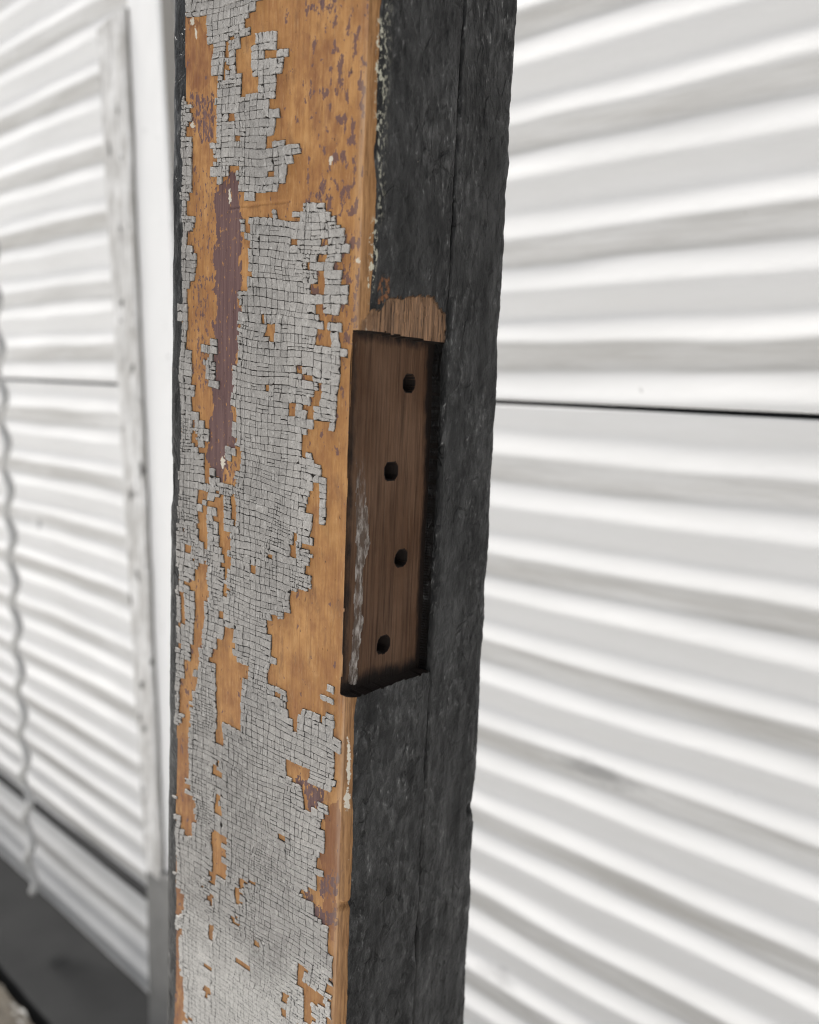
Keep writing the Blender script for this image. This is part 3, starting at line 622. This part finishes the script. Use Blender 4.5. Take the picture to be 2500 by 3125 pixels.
# ------------------------------------------------------------------ grey alligatored paint: every flake is modelled
PAINT = [
 (500, 0, 2.464, [(175, -60), (715, -60), (705, 0), (700, 30), (660, 40), (625, 60), (620, 130), (610, 200), (590, 225), (660, 228), (655, 255), (600, 275), (580, 325), (550, 345), (535, 420), (545, 480), (545, 560), (570, 565), (560, 620), (560, 715), (620, 730), (690, 705), (700, 650), (740, 650), (745, 600), (690, 595), (675, 560), (680, 520), (670, 400), (675, 300), (700, 280), (845, 245), (845, 290), (810, 330), (815, 370), (760, 385), (750, 460), (760, 480), (790, 490), (860, 480), (890, 460), (895, 350), (935, 355), (925, 420), (905, 465), (890, 545), (835, 560), (830, 640), (815, 760), (800, 770), (795, 830), (820, 835), (805, 950), (800, 1015), (780, 1025), (780, 1130), (800, 1155), (830, 1140), (820, 1085), (935, 1065), (940, 1105), (1015, 1085), (1000, 1140), (950, 1190), (940, 1280), (930, 1360), (870, 1390), (850, 1465), (820, 1450), (820, 1405), (790, 1400), (770, 1465), (690, 1460), (620, 1470), (580, 1440), (565, 1350), (565, 1230), (525, 1220), (520, 1170), (490, 1230), (485, 1320), (420, 1330), (420, 1385), (400, 1390), (395, 1200), (385, 1150), (385, 1080), (405, 1030), (400, 870), (405, 640), (420, 600), (490, 600), (490, 480), (495, 330), (550, 305), (555, 270), (460, 265), (450, 330), (460, 400), (450, 560), (400, 570), (390, 420), (385, 350), (345, 345), (345, 210), (300, 200), (300, 155), (345, 140), (325, 110), (250, 105), (170, 125)]),
 (500, 0, 2.464, [(135, 700), (160, 700), (165, 780), (195, 790), (190, 880), (195, 930), (170, 950), (185, 1020), (215, 1025), (215, 1100), (220, 1200), (215, 1290), (225, 1400), (190, 1460), (185, 1540), (170, 1600), (165, 1680), (170, 1750), (165, 1850), (230, 1870), (235, 1971), (120, 1971), (125, 1700), (135, 1500), (130, 1200), (125, 1000)]),
 (500, 0, 2.464, [(812, 1570), (845, 1572), (845, 1635), (815, 1630)]), (500, 0, 2.464, [(972, 1565), (1003, 1570), (1000, 1632), (975, 1630)]),
 (500, 0, 2.464, [(655, 1620), (695, 1625), (690, 1675), (655, 1668)]), (500, 0, 2.464, [(578, 1660), (628, 1665), (625, 1700), (600, 1725), (585, 1720)]),
 (500, 0, 2.464, [(185, 1628), (235, 1628), (230, 1690), (185, 1690)]),
 (500, 700, 2.464, [(1055, -195), (1090, -215), (1110, -195), (1150, -205), (1200, -180), (1220, -145), (1245, -100), (1290, -85), (1300, -35), (1335, -5), (1345, 60), (1390, 140), (1385, 170), (1360, 200), (1300, 210), (1295, 290), (1280, 350), (1250, 355), (1215, 300), (1160, 360), (1160, 400), (1120, 400), (1100, 450), (1090, 530), (1130, 540), (1125, 600), (1135, 640), (1165, 640), (1195, 680), (1200, 710), (1165, 720), (1165, 770), (1110, 770), (1110, 830), (1125, 890), (1190, 895), (1370, 900), (1365, 980), (1330, 1000), (1315, 1080), (1320, 1130), (1300, 1200), (1300, 1420), (1280, 1430), (1275, 1500), (1230, 1490), (1225, 1430), (1190, 1385), (1185, 1440), (1155, 1430), (1160, 1330), (1200, 1330), (1205, 1150), (1190, 1140), (1150, 1160), (1145, 1205), (1105, 1215), (1105, 1300), (1060, 1310), (1050, 1380), (1090, 1410), (1130, 1430), (1130, 1465), (1095, 1480), (1080, 1530), (1040, 1550), (1035, 1590), (1030, 1690), (1050, 1700), (1045, 1790), (1100, 1800), (1105, 1680), (1140, 1680), (1140, 1760), (1165, 1790), (1160, 1820), (1200, 1830), (1195, 1890), (1215, 1930), (1210, 1965), (1170, 1960), (1165, 1890), (1150, 1930), (1100, 1925), (1090, 1985), (560, 1985), (560, 1830), (600, 1800), (600, 1740), (585, 1660), (580, 1610), (540, 1640), (555, 1600), (540, 1500), (545, 1400), (535, 1340), (545, 1300), (520, 1290), (530, 1170), (540, 1140), (545, 1000), (575, 980), (580, 800), (580, 700), (590, 540), (580, 520), (580, 470), (635, 460), (640, 370), (665, 330), (660, 245), (660, 190), (635, 185), (640, 155), (680, 105), (650, 90), (620, 90), (605, 65), (610, 25), (660, 15), (665, -25), (690, -35), (710, -80), (840, -85), (945, -85), (955, -65), (1000, -55), (1050, -35)]),
 (500, 700, 2.464, [(1222, 725), (1358, 755), (1350, 792), (1218, 772)]),
 (500, 700, 2.464, [(1250, 370), (1285, 370), (1290, 430), (1350, 430), (1355, 480), (1400, 490), (1400, 540), (1360, 545), (1340, 580), (1340, 645), (1275, 645), (1265, 600), (1195, 620), (1185, 560), (1120, 550), (1130, 500), (1170, 520), (1215, 460), (1210, 400)]),
 (500, 700, 2.464, [(1290, 845), (1340, 850), (1365, 905), (1290, 900)]), (500, 700, 2.464, [(1110, 830), (1160, 850), (1165, 890), (1110, 900)]),
 (500, 700, 2.464, [(120, -20), (160, -20), (165, 130), (235, 140), (235, 310), (215, 330), (210, 410), (180, 420), (175, 560), (190, 700), (170, 740), (205, 745), (205, 780), (175, 790), (175, 870), (185, 910), (215, 910), (220, 1000), (215, 1090), (170, 1100), (180, 1140), (210, 1150), (240, 1280), (215, 1300), (230, 1400), (215, 1460), (220, 1530), (200, 1600), (250, 1640), (285, 1700), (295, 1985), (95, 1985), (100, 1500), (100, 1200), (110, 900), (115, 700)]),
 (500, 700, 2.464, [(300, 870), (350, 860), (355, 800), (380, 795), (380, 1180), (335, 1185), (330, 1060), (300, 1040), (300, 1000), (350, 960), (350, 900), (300, 900)]),
 (500, 700, 2.464, [(250, 1460), (310, 1460), (325, 1500), (315, 1600), (290, 1650), (250, 1610), (260, 1540)]),
 (500, 700, 2.464, [(498, 1640), (532, 1640), (530, 1760), (500, 1760)]),
 (500, 1400, 2.464, [(80, -20), (285, -20), (300, 170), (340, 90), (400, 80), (400, 150), (480, 200), (560, 180), (600, -20), (1140, 0), (1145, 70), (1145, 210), (1100, 215), (1095, 320), (1065, 330), (1065, 420), (1100, 450), (1100, 580), (1115, 620), (1110, 645), (1050, 640), (1040, 680), (1075, 690), (1110, 700), (1105, 745), (1065, 755), (1055, 850), (1100, 880), (1100, 960), (1070, 985), (1000, 970), (985, 940), (915, 930), (910, 1035), (955, 1050), (945, 1150), (910, 1170), (900, 1240), (870, 1210), (850, 1160), (800, 1160), (795, 1230), (760, 1240), (765, 1290), (825, 1330), (820, 1360), (790, 1380), (785, 1490), (855, 1525), (850, 1550), (785, 1530), (780, 1690), (820, 1700), (890, 1730), (895, 1780), (905, 1800), (940, 1820), (930, 1850), (905, 1850), (920, 1900), (915, 1985), (40, 1985), (70, 1000)]),
 (500, 1400, 2.464, [(1162, 95), (1198, 110), (1218, 220), (1208, 440), (1218, 480), (1202, 527), (1162, 517), (1168, 430), (1172, 230), (1162, 150)]),
 (500, 1400, 2.464, [(960, 930), (1005, 950), (1000, 1000), (960, 990)]),
 (500, 1400, 2.464, [(1240, 1695), (1295, 1700), (1292, 1752), (1242, 1750)]), (500, 1400, 2.464, [(1205, 1775), (1258, 1790), (1256, 1848), (1208, 1840)]),
 (500, 1400, 2.464, [(1200, 1915), (1252, 1930), (1254, 1980), (1200, 1975)]),
 (500, 2150, 2.2114, [(40, -10), (800, -10), (830, 100), (865, 140), (870, 190), (910, 190), (930, 60), (985, 20), (1025, 60), (1025, 110), (1090, 150), (1085, 80), (1130, 90), (1120, 150), (1155, 180), (1165, 240), (1150, 330), (1150, 400), (1170, 430), (1190, 460), (1180, 500), (1150, 500), (1145, 560), (1100, 590), (1050, 640), (1100, 680), (1115, 710), (1090, 760), (1060, 800), (1070, 850), (1060, 930), (1055, 990), (1020, 1040), (1040, 1100), (1035, 1170), (1045, 1210), (1000, 1250), (960, 1260), (930, 1190), (930, 1280), (960, 1330), (1020, 1370), (1030, 1410), (1060, 1430), (1060, 1480), (1110, 1520), (1110, 1600), (1115, 1700), (1150, 1750), (1165, 1800), (1160, 1950), (1130, 2000), (1110, 2010), (1115, 2400), (40, 2400)]),
]
HOLES = [
 (500, 700, 2.464, [[(762, 735), (838, 748), (833, 825), (762, 810)], [(988, 695), (1028, 698), (1022, 758), (984, 752)], [(965, 65), (1018, 75), (1008, 115), (970, 105)], [(1160, 200), (1218, 205), (1214, 245), (1166, 240)], [(1070, 240), (1118, 245), (1108, 305), (1070, 295)], [(765, 1160), (798, 1165), (793, 1220), (765, 1210)], [(930, 1175), (988, 1185), (988, 1225), (928, 1220)], [(928, 1285), (988, 1292), (978, 1415), (915, 1395)], [(942, 1398), (978, 1400), (975, 1434), (942, 1430)], [(968, 1495), (1022, 1505), (1014, 1564), (972, 1558)], [(1070, 1130), (1110, 1080), (1118, 1145), (1090, 1145)]]),
 (500, 0, 2.464, [[(455, 640), (480, 645), (478, 700), (456, 690)], [(525, 1000), (565, 1010), (560, 1060), (525, 1050)], [(455, 850), (545, 855), (540, 885), (456, 890)], [(780, 1280), (830, 1285), (825, 1340), (790, 1340)], [(1020, 1720), (1050, 1730), (1045, 1790), (1025, 1790)], [(665, 770), (690, 775), (688, 840), (668, 835)]]),
 (500, 1400, 2.464, [[(285, -10), (345, -10), (340, 130), (335, 190), (310, 170), (290, 100)], [(262, 215), (322, 225), (322, 290), (302, 330), (332, 390), (322, 560), (332, 690), (298, 710), (293, 640), (268, 560), (258, 500), (278, 380), (263, 300)], [(408, 230), (452, 250), (447, 500), (482, 520), (510, 610), (472, 640), (492, 690), (477, 1075), (443, 1075), (458, 900), (443, 780), (433, 680), (413, 630), (418, 560), (393, 460), (393, 320), (413, 300)], [(512, 270), (548, 280), (543, 510), (528, 500)], [(490, -10), (548, -10), (543, 200), (488, 200)], [(278, 770), (328, 780), (322, 960), (352, 1020), (332, 1050), (312, 1090), (312, 1180), (292, 1260), (282, 1310), (277, 1500), (242, 1590), (237, 1700), (222, 1830), (197, 1990), (138, 1990), (128, 1800), (148, 1650), (175, 1580), (150, 1500), (190, 1510), (220, 1330), (238, 1230), (233, 1080), (238, 1040), (190, 970), (160, 920), (250, 900), (250, 850)], [(525, 1255), (535, 1310), (545, 1500), (560, 1530), (622, 1550), (637, 1640), (590, 1650), (580, 1760), (562, 1990), (408, 1990), (408, 1800), (383, 1600), (400, 1570), (348, 1520), (358, 1470), (400, 1380), (440, 1330), (470, 1280)], [(422, 1130), (483, 1158), (478, 1200), (428, 1172)], [(778, 685), (818, 688), (818, 760), (778, 738)], [(970, 560), (998, 565), (995, 750), (970, 745)], [(1020, 540), (1070, 545), (1070, 575), (1020, 570)], [(960, 790), (985, 795), (985, 830), (960, 825)], [(130, 960), (160, 1000), (170, 1250), (140, 1260)]]),
 (500, 2150, 2.2114, [[(78, 140), (130, 100), (133, -10), (197, -10), (182, 120), (167, 200), (167, 480), (172, 590), (217, 660), (212, 720), (217, 790), (177, 905), (128, 872), (118, 800), (83, 640), (73, 560), (63, 350)], [(60, 1500), (132, 1520), (112, 1600), (107, 1690), (132, 1900), (152, 2000), (142, 2300), (50, 2300), (55, 1700)], [(373, -10), (417, -10), (412, 200), (387, 292), (353, 282), (358, 100)], [(428, 30), (455, -10), (522, -10), (512, 172), (478, 182), (463, 100)], [(368, 355), (392, 378), (382, 505), (348, 492), (343, 400)], [(358, 565), (378, 588), (368, 755), (342, 742), (348, 620)], [(328, 845), (417, 878), (417, 1170), (370, 1132), (352, 1205), (318, 1215), (308, 1130), (323, 950)], [(303, 1255), (342, 1278), (332, 1365), (303, 1322)], [(518, 1160), (563, 1188), (532, 1242), (527, 1345), (488, 1342), (498, 1240)], [(488, 1335), (502, 1480), (492, 1575), (468, 1442)], [(298, 1465), (343, 1498), (328, 1605), (298, 1562)], [(293, 1635), (318, 1658), (303, 1705), (290, 1690)], [(273, 1735), (303, 1758), (298, 1825), (280, 1815)], [(273, 1875), (303, 1888), (303, 1970), (268, 1962)], [(888, 1745), (985, 1798), (922, 1850), (942, 1900), (1085, 1960), (1102, 2045), (1000, 2022), (960, 1992), (898, 1872)], [(798, 1935), (853, 1958), (843, 2035), (808, 2012)], [(783, 2015), (838, 2088), (832, 2115), (788, 2072)], [(838, 360), (900, 390), (975, 470), (1000, 540), (1060, 560), (1112, 560), (1122, 612), (1060, 640), (1040, 700), (985, 722), (955, 662), (930, 542), (880, 522), (838, 482)], [(885, 290), (910, 300), (905, 330), (885, 325)], [(65, 1200), (100, 1230), (140, 1330), (130, 1420), (80, 1420)], [(930, 1860), (990, 1900), (1030, 2156), (960, 2156)]]),
]
def build_flakes():
    pol = [[(ox + x / sc, oy + y / sc) for x, y in pts] for ox, oy, sc, pts in PAINT]
    hol = [[(ox + x / sc, oy + y / sc) for x, y in pts] for ox, oy, sc, L in HOLES for pts in L]
    a0, a1, z0, z1 = 0.004, 0.095, -0.44, 0.34
    cells = []
    def split(x0, y0, x1, y1, tw, th):
        wd, ht = x1 - x0, y1 - y0
        rw, rh = wd / tw, ht / th
        if max(rw, rh) < random.uniform(0.95, 1.75): cells.append((x0, y0, x1, y1)); return
        s = random.uniform(0.38, 0.62)
        if rw > rh: 
            m = x0 + wd * s; split(x0, y0, m, y1, tw, th); split(m, y0, x1, y1, tw, th)
        else:
            m = y0 + ht * s; split(x0, y0, x1, m, tw, th); split(x0, m, x1, y1, tw, th)
    colx = [a0]
    while colx[-1] < a1: colx.append(colx[-1] + random.uniform(0.0021, 0.0033))
    phase = [random.random() for _ in colx]
    y = z0; hold = {}
    while y < z1:
        fine = 1.0 - 0.2 * min(1.0, max(0.0, (-0.02 - y) / 0.12))
        h = random.choice((0.0017, 0.0021, 0.0025, 0.0028)) * random.uniform(0.9, 1.1) * fine
        xs = [colx[0]]
        for k in range(1, len(colx)):
            if vnoise(np.array([k * 1.7]), np.array([y * 55 + phase[k] * 9]), 301)[0] > 0.22: xs.append(colx[k] + random.gauss(0, 0.00009))
        for i in range(len(xs) - 1):
            u0, u1 = xs[i], xs[i + 1]; wd = u1 - u0
            if wd > 0.0044 and random.random() < 0.65:
                m = u0 + wd * random.uniform(0.4, 0.6); parts = [(u0, m), (m, u1)]
            else: parts = [(u0, u1)]
            for (p, q) in parts:
                r_ = random.random()
                zn_ = float(fbm(np.array(p * 90), np.array(y * 70), 501, 3))
                if zn_ > 0.60 and r_ < 0.75 and h > 0.0019 and q - p > 0.0019:
                    m = y + h * random.uniform(0.4, 0.6); k = p + (q - p) * random.uniform(0.4, 0.6)
                    cells.append((p, y, k, m)); cells.append((k, y, q, m))
                    cells.append((p, m, q, y + h)) if random.random() < 0.5 else cells.extend([(p, m, k, y + h), (k, m, q, y + h)])
                elif r_ < 0.10 and h > 0.0021:
                    m = y + h * random.uniform(0.38, 0.62); cells.append((p, y, q, m)); cells.append((p, m, q, y + h))
                elif r_ < 0.20 and q - p > 0.0022:
                    m = p + (q - p) * random.uniform(0.4, 0.6); cells.append((p, y, m, y + h)); cells.append((m, y, q, y + h))
                else: cells.append((p, y, q, y + h))
        y += h
    c = np.array(cells)
    def warp(u, v):
        k = 0.115 * sstep(-0.16, 0.14, v)
        vv = v + k * (u - 0.045)
        du = (fbm(u * 110, v * 110, 201, 2) - 0.5) * 0.0030 + (fbm(u * 480, v * 480, 203, 2) - 0.5) * 0.00042
        dv = (fbm(u * 45 + 5, v * 80, 205, 2) - 0.5) * 0.0026 + (fbm(u * 420, v * 480, 207, 2) - 0.5) * 0.00038
        return u + du, vv + dv
    cu, cv = (c[:, 0] + c[:, 2]) / 2, (c[:, 1] + c[:, 3]) / 2
    wu, wv = warp(cu, cv)
    px, py = proj(world(np.zeros_like(wu), wu, wv))
    vote = np.zeros(len(c)); cut = np.zeros(len(c))
    for fx, fy in ((0, 0), (-0.3, -0.3), (0.3, -0.3), (-0.3, 0.3), (0.3, 0.3)):
        qu, qv = warp(cu + fx * (c[:, 2] - c[:, 0]), cv + fy * (c[:, 3] - c[:, 1]))
        qx, qy = proj(world(np.zeros_like(qu), qu, qv))
        a_in = np.zeros(len(c), bool); a_out = np.zeros(len(c), bool)
        for p in pol: a_in |= inpoly(qx, qy, p)
        for p in hol: a_out |= inpoly(qx, qy, p)
        vote += a_in; cut += a_out
    keep = (vote >= 2) & (cut < 3)
    far = fbm(wu * 70, wv * 22, 611, 4)                    # above and below the photographed stretch the paint goes on in the same way
    keep = np.where(wv < -0.236, (far > 0.40) & (wu > 0.012), np.where(wv > 0.185, (far > 0.50) & (wu > 0.030), keep))
    keep &= (wu < WLf(wv) - 0.0080 - 0.0004 * sstep(-0.05, 0.05, wv)) & (wu > 0.0052)
    keep &= rng.random(len(c)) > 0.006
    idx = np.nonzero(keep)[0]
    # distance-to-edge hint: flakes with a missing neighbour stand up a little
    P = np.stack([wu, wv], -1); kp = P[idx]; gone = P[~keep]
    V = []; F = []; tone = []; wea = []; mid = []
    nv = 0
    for i in idx:
        x0, y0, x1, y1 = c[i]
        d = np.min(np.abs(gone - P[i]).max(1)) if len(gone) else 1
        lift = 0.00036 * max(0.0, 1 - d / 0.0045)
        worn = float(sstep(-0.135, -0.185, wv[i]))
        g = random.uniform(0.00007, 0.00012) * (1 - 0.38 * worn)
        gx0, gx1, gy0, gy1 = [g * random.uniform(0.6, 1.25) for _ in range(4)]
        u0, u1, v0, v1 = x0 + gx0, x1 - gx1, y0 + gy0, y1 - gy1
        if u1 - u0 < 0.0004 or v1 - v0 < 0.0004: continue
        r = min(0.00018, 0.2 * (u1 - u0), 0.2 * (v1 - v0)) * random.uniform(0.4, 1.3)
        ring = [(u0 + r, v0), ((u0 + u1) / 2, v0), (u1 - r, v0), (u1, v0 + r), (u1, (v0 + v1) / 2), (u1, v1 - r), (u1 - r, v1), ((u0 + u1) / 2, v1), (u0 + r, v1), (u0, v1 - r), (u0, (v0 + v1) / 2), (u0, v0 + r)]
        ring = np.array(ring); jj = 0.00006 if d > 0.0034 else 0.00022
        ring = ring + (rng.random(ring.shape) - 0.5) * 2 * jj
        if d < 0.004 and random.random() < 0.12:      # broken corner
            k = random.randrange(12); cen = ring.mean(0)
            for q in (k, (k + 1) % 12): ring[q] = ring[q] * 0.6 + cen * 0.4
        cen = ring.mean(0); inn = cen + (ring - cen) * 0.86
        h = random.uniform(0.00023, 0.00034) * (1 - 0.3 * worn)
        tx, ty = random.gauss(0, 0.013), random.gauss(0, 0.013)
        cup = random.uniform(0.0, 0.00007)
        allp = np.concatenate([ring, ring, inn, cen[None]])
        A_, Z_ = warp(allp[:, 0], allp[:, 1])
        hh = np.concatenate([np.full(12, -0.0001), np.full(12, h - 0.00005 + cup), np.full(12, h + cup * 0.6), [h - cup * 0.3]])
        hh[12:] += lift + (allp[12:, 0] - cen[0]) * tx + (allp[12:, 1] - cen[1]) * ty
        V.append(np.stack([-hh, A_, Z_ - zbot], -1))
        for k in range(12):
            k2 = (k + 1) % 12
            F.append((nv + k, nv + k2, nv + 12 + k2, nv + 12 + k)); F.append((nv + 12 + k, nv + 12 + k2, nv + 24 + k2, nv + 24 + k)); F.append((nv + 24 + k, nv + 24 + k2, nv + 36))
            mid += [0, 0, 0]
        t = np.clip(random.gauss(0.45, 0.10) + 0.25 * (px[i] > 880) , 0, 1)
        t = float(np.clip(t + 0.9 * (fbm(np.array(cu[i] * 60), np.array(cv[i] * 30), 401, 3) - 0.5), 0, 1)); tone += [t] * 37; wea += [worn * 1.05 + 0.35 * float(sstep(820, 960, px[i]))] * 37
        nv += 37
        # old dirt film under the flake, seen in the cracks
        e = 0.00006
        q = np.array([(x0 - e, y0 - e), ((x0 + x1) / 2, y0 - e), (x1 + e, y0 - e), (x1 + e, (y0 + y1) / 2), (x1 + e, y1 + e), ((x0 + x1) / 2, y1 + e), (x0 - e, y1 + e), (x0 - e, (y0 + y1) / 2)])
        A_, Z_ = warp(q[:, 0], q[:, 1])
        hz = 0.00006 + 0.00001 * random.random()
        V.append(np.stack([np.full(8, -hz), A_, Z_ - zbot], -1)); F.append(tuple(range(nv, nv + 8))); mid.append(1); tone += [0] * 8; wea += [0] * 8; nv += 8
    o = mesh_obj('flaking_paint', np.concatenate(V), F, [M_CHIP, M_DIRT], post, {'tone': tone, 'weather': wea}, mid, smooth=False)
    o['label'] = 'grey alligatored paint cracked into small square flakes'
build_flakes()
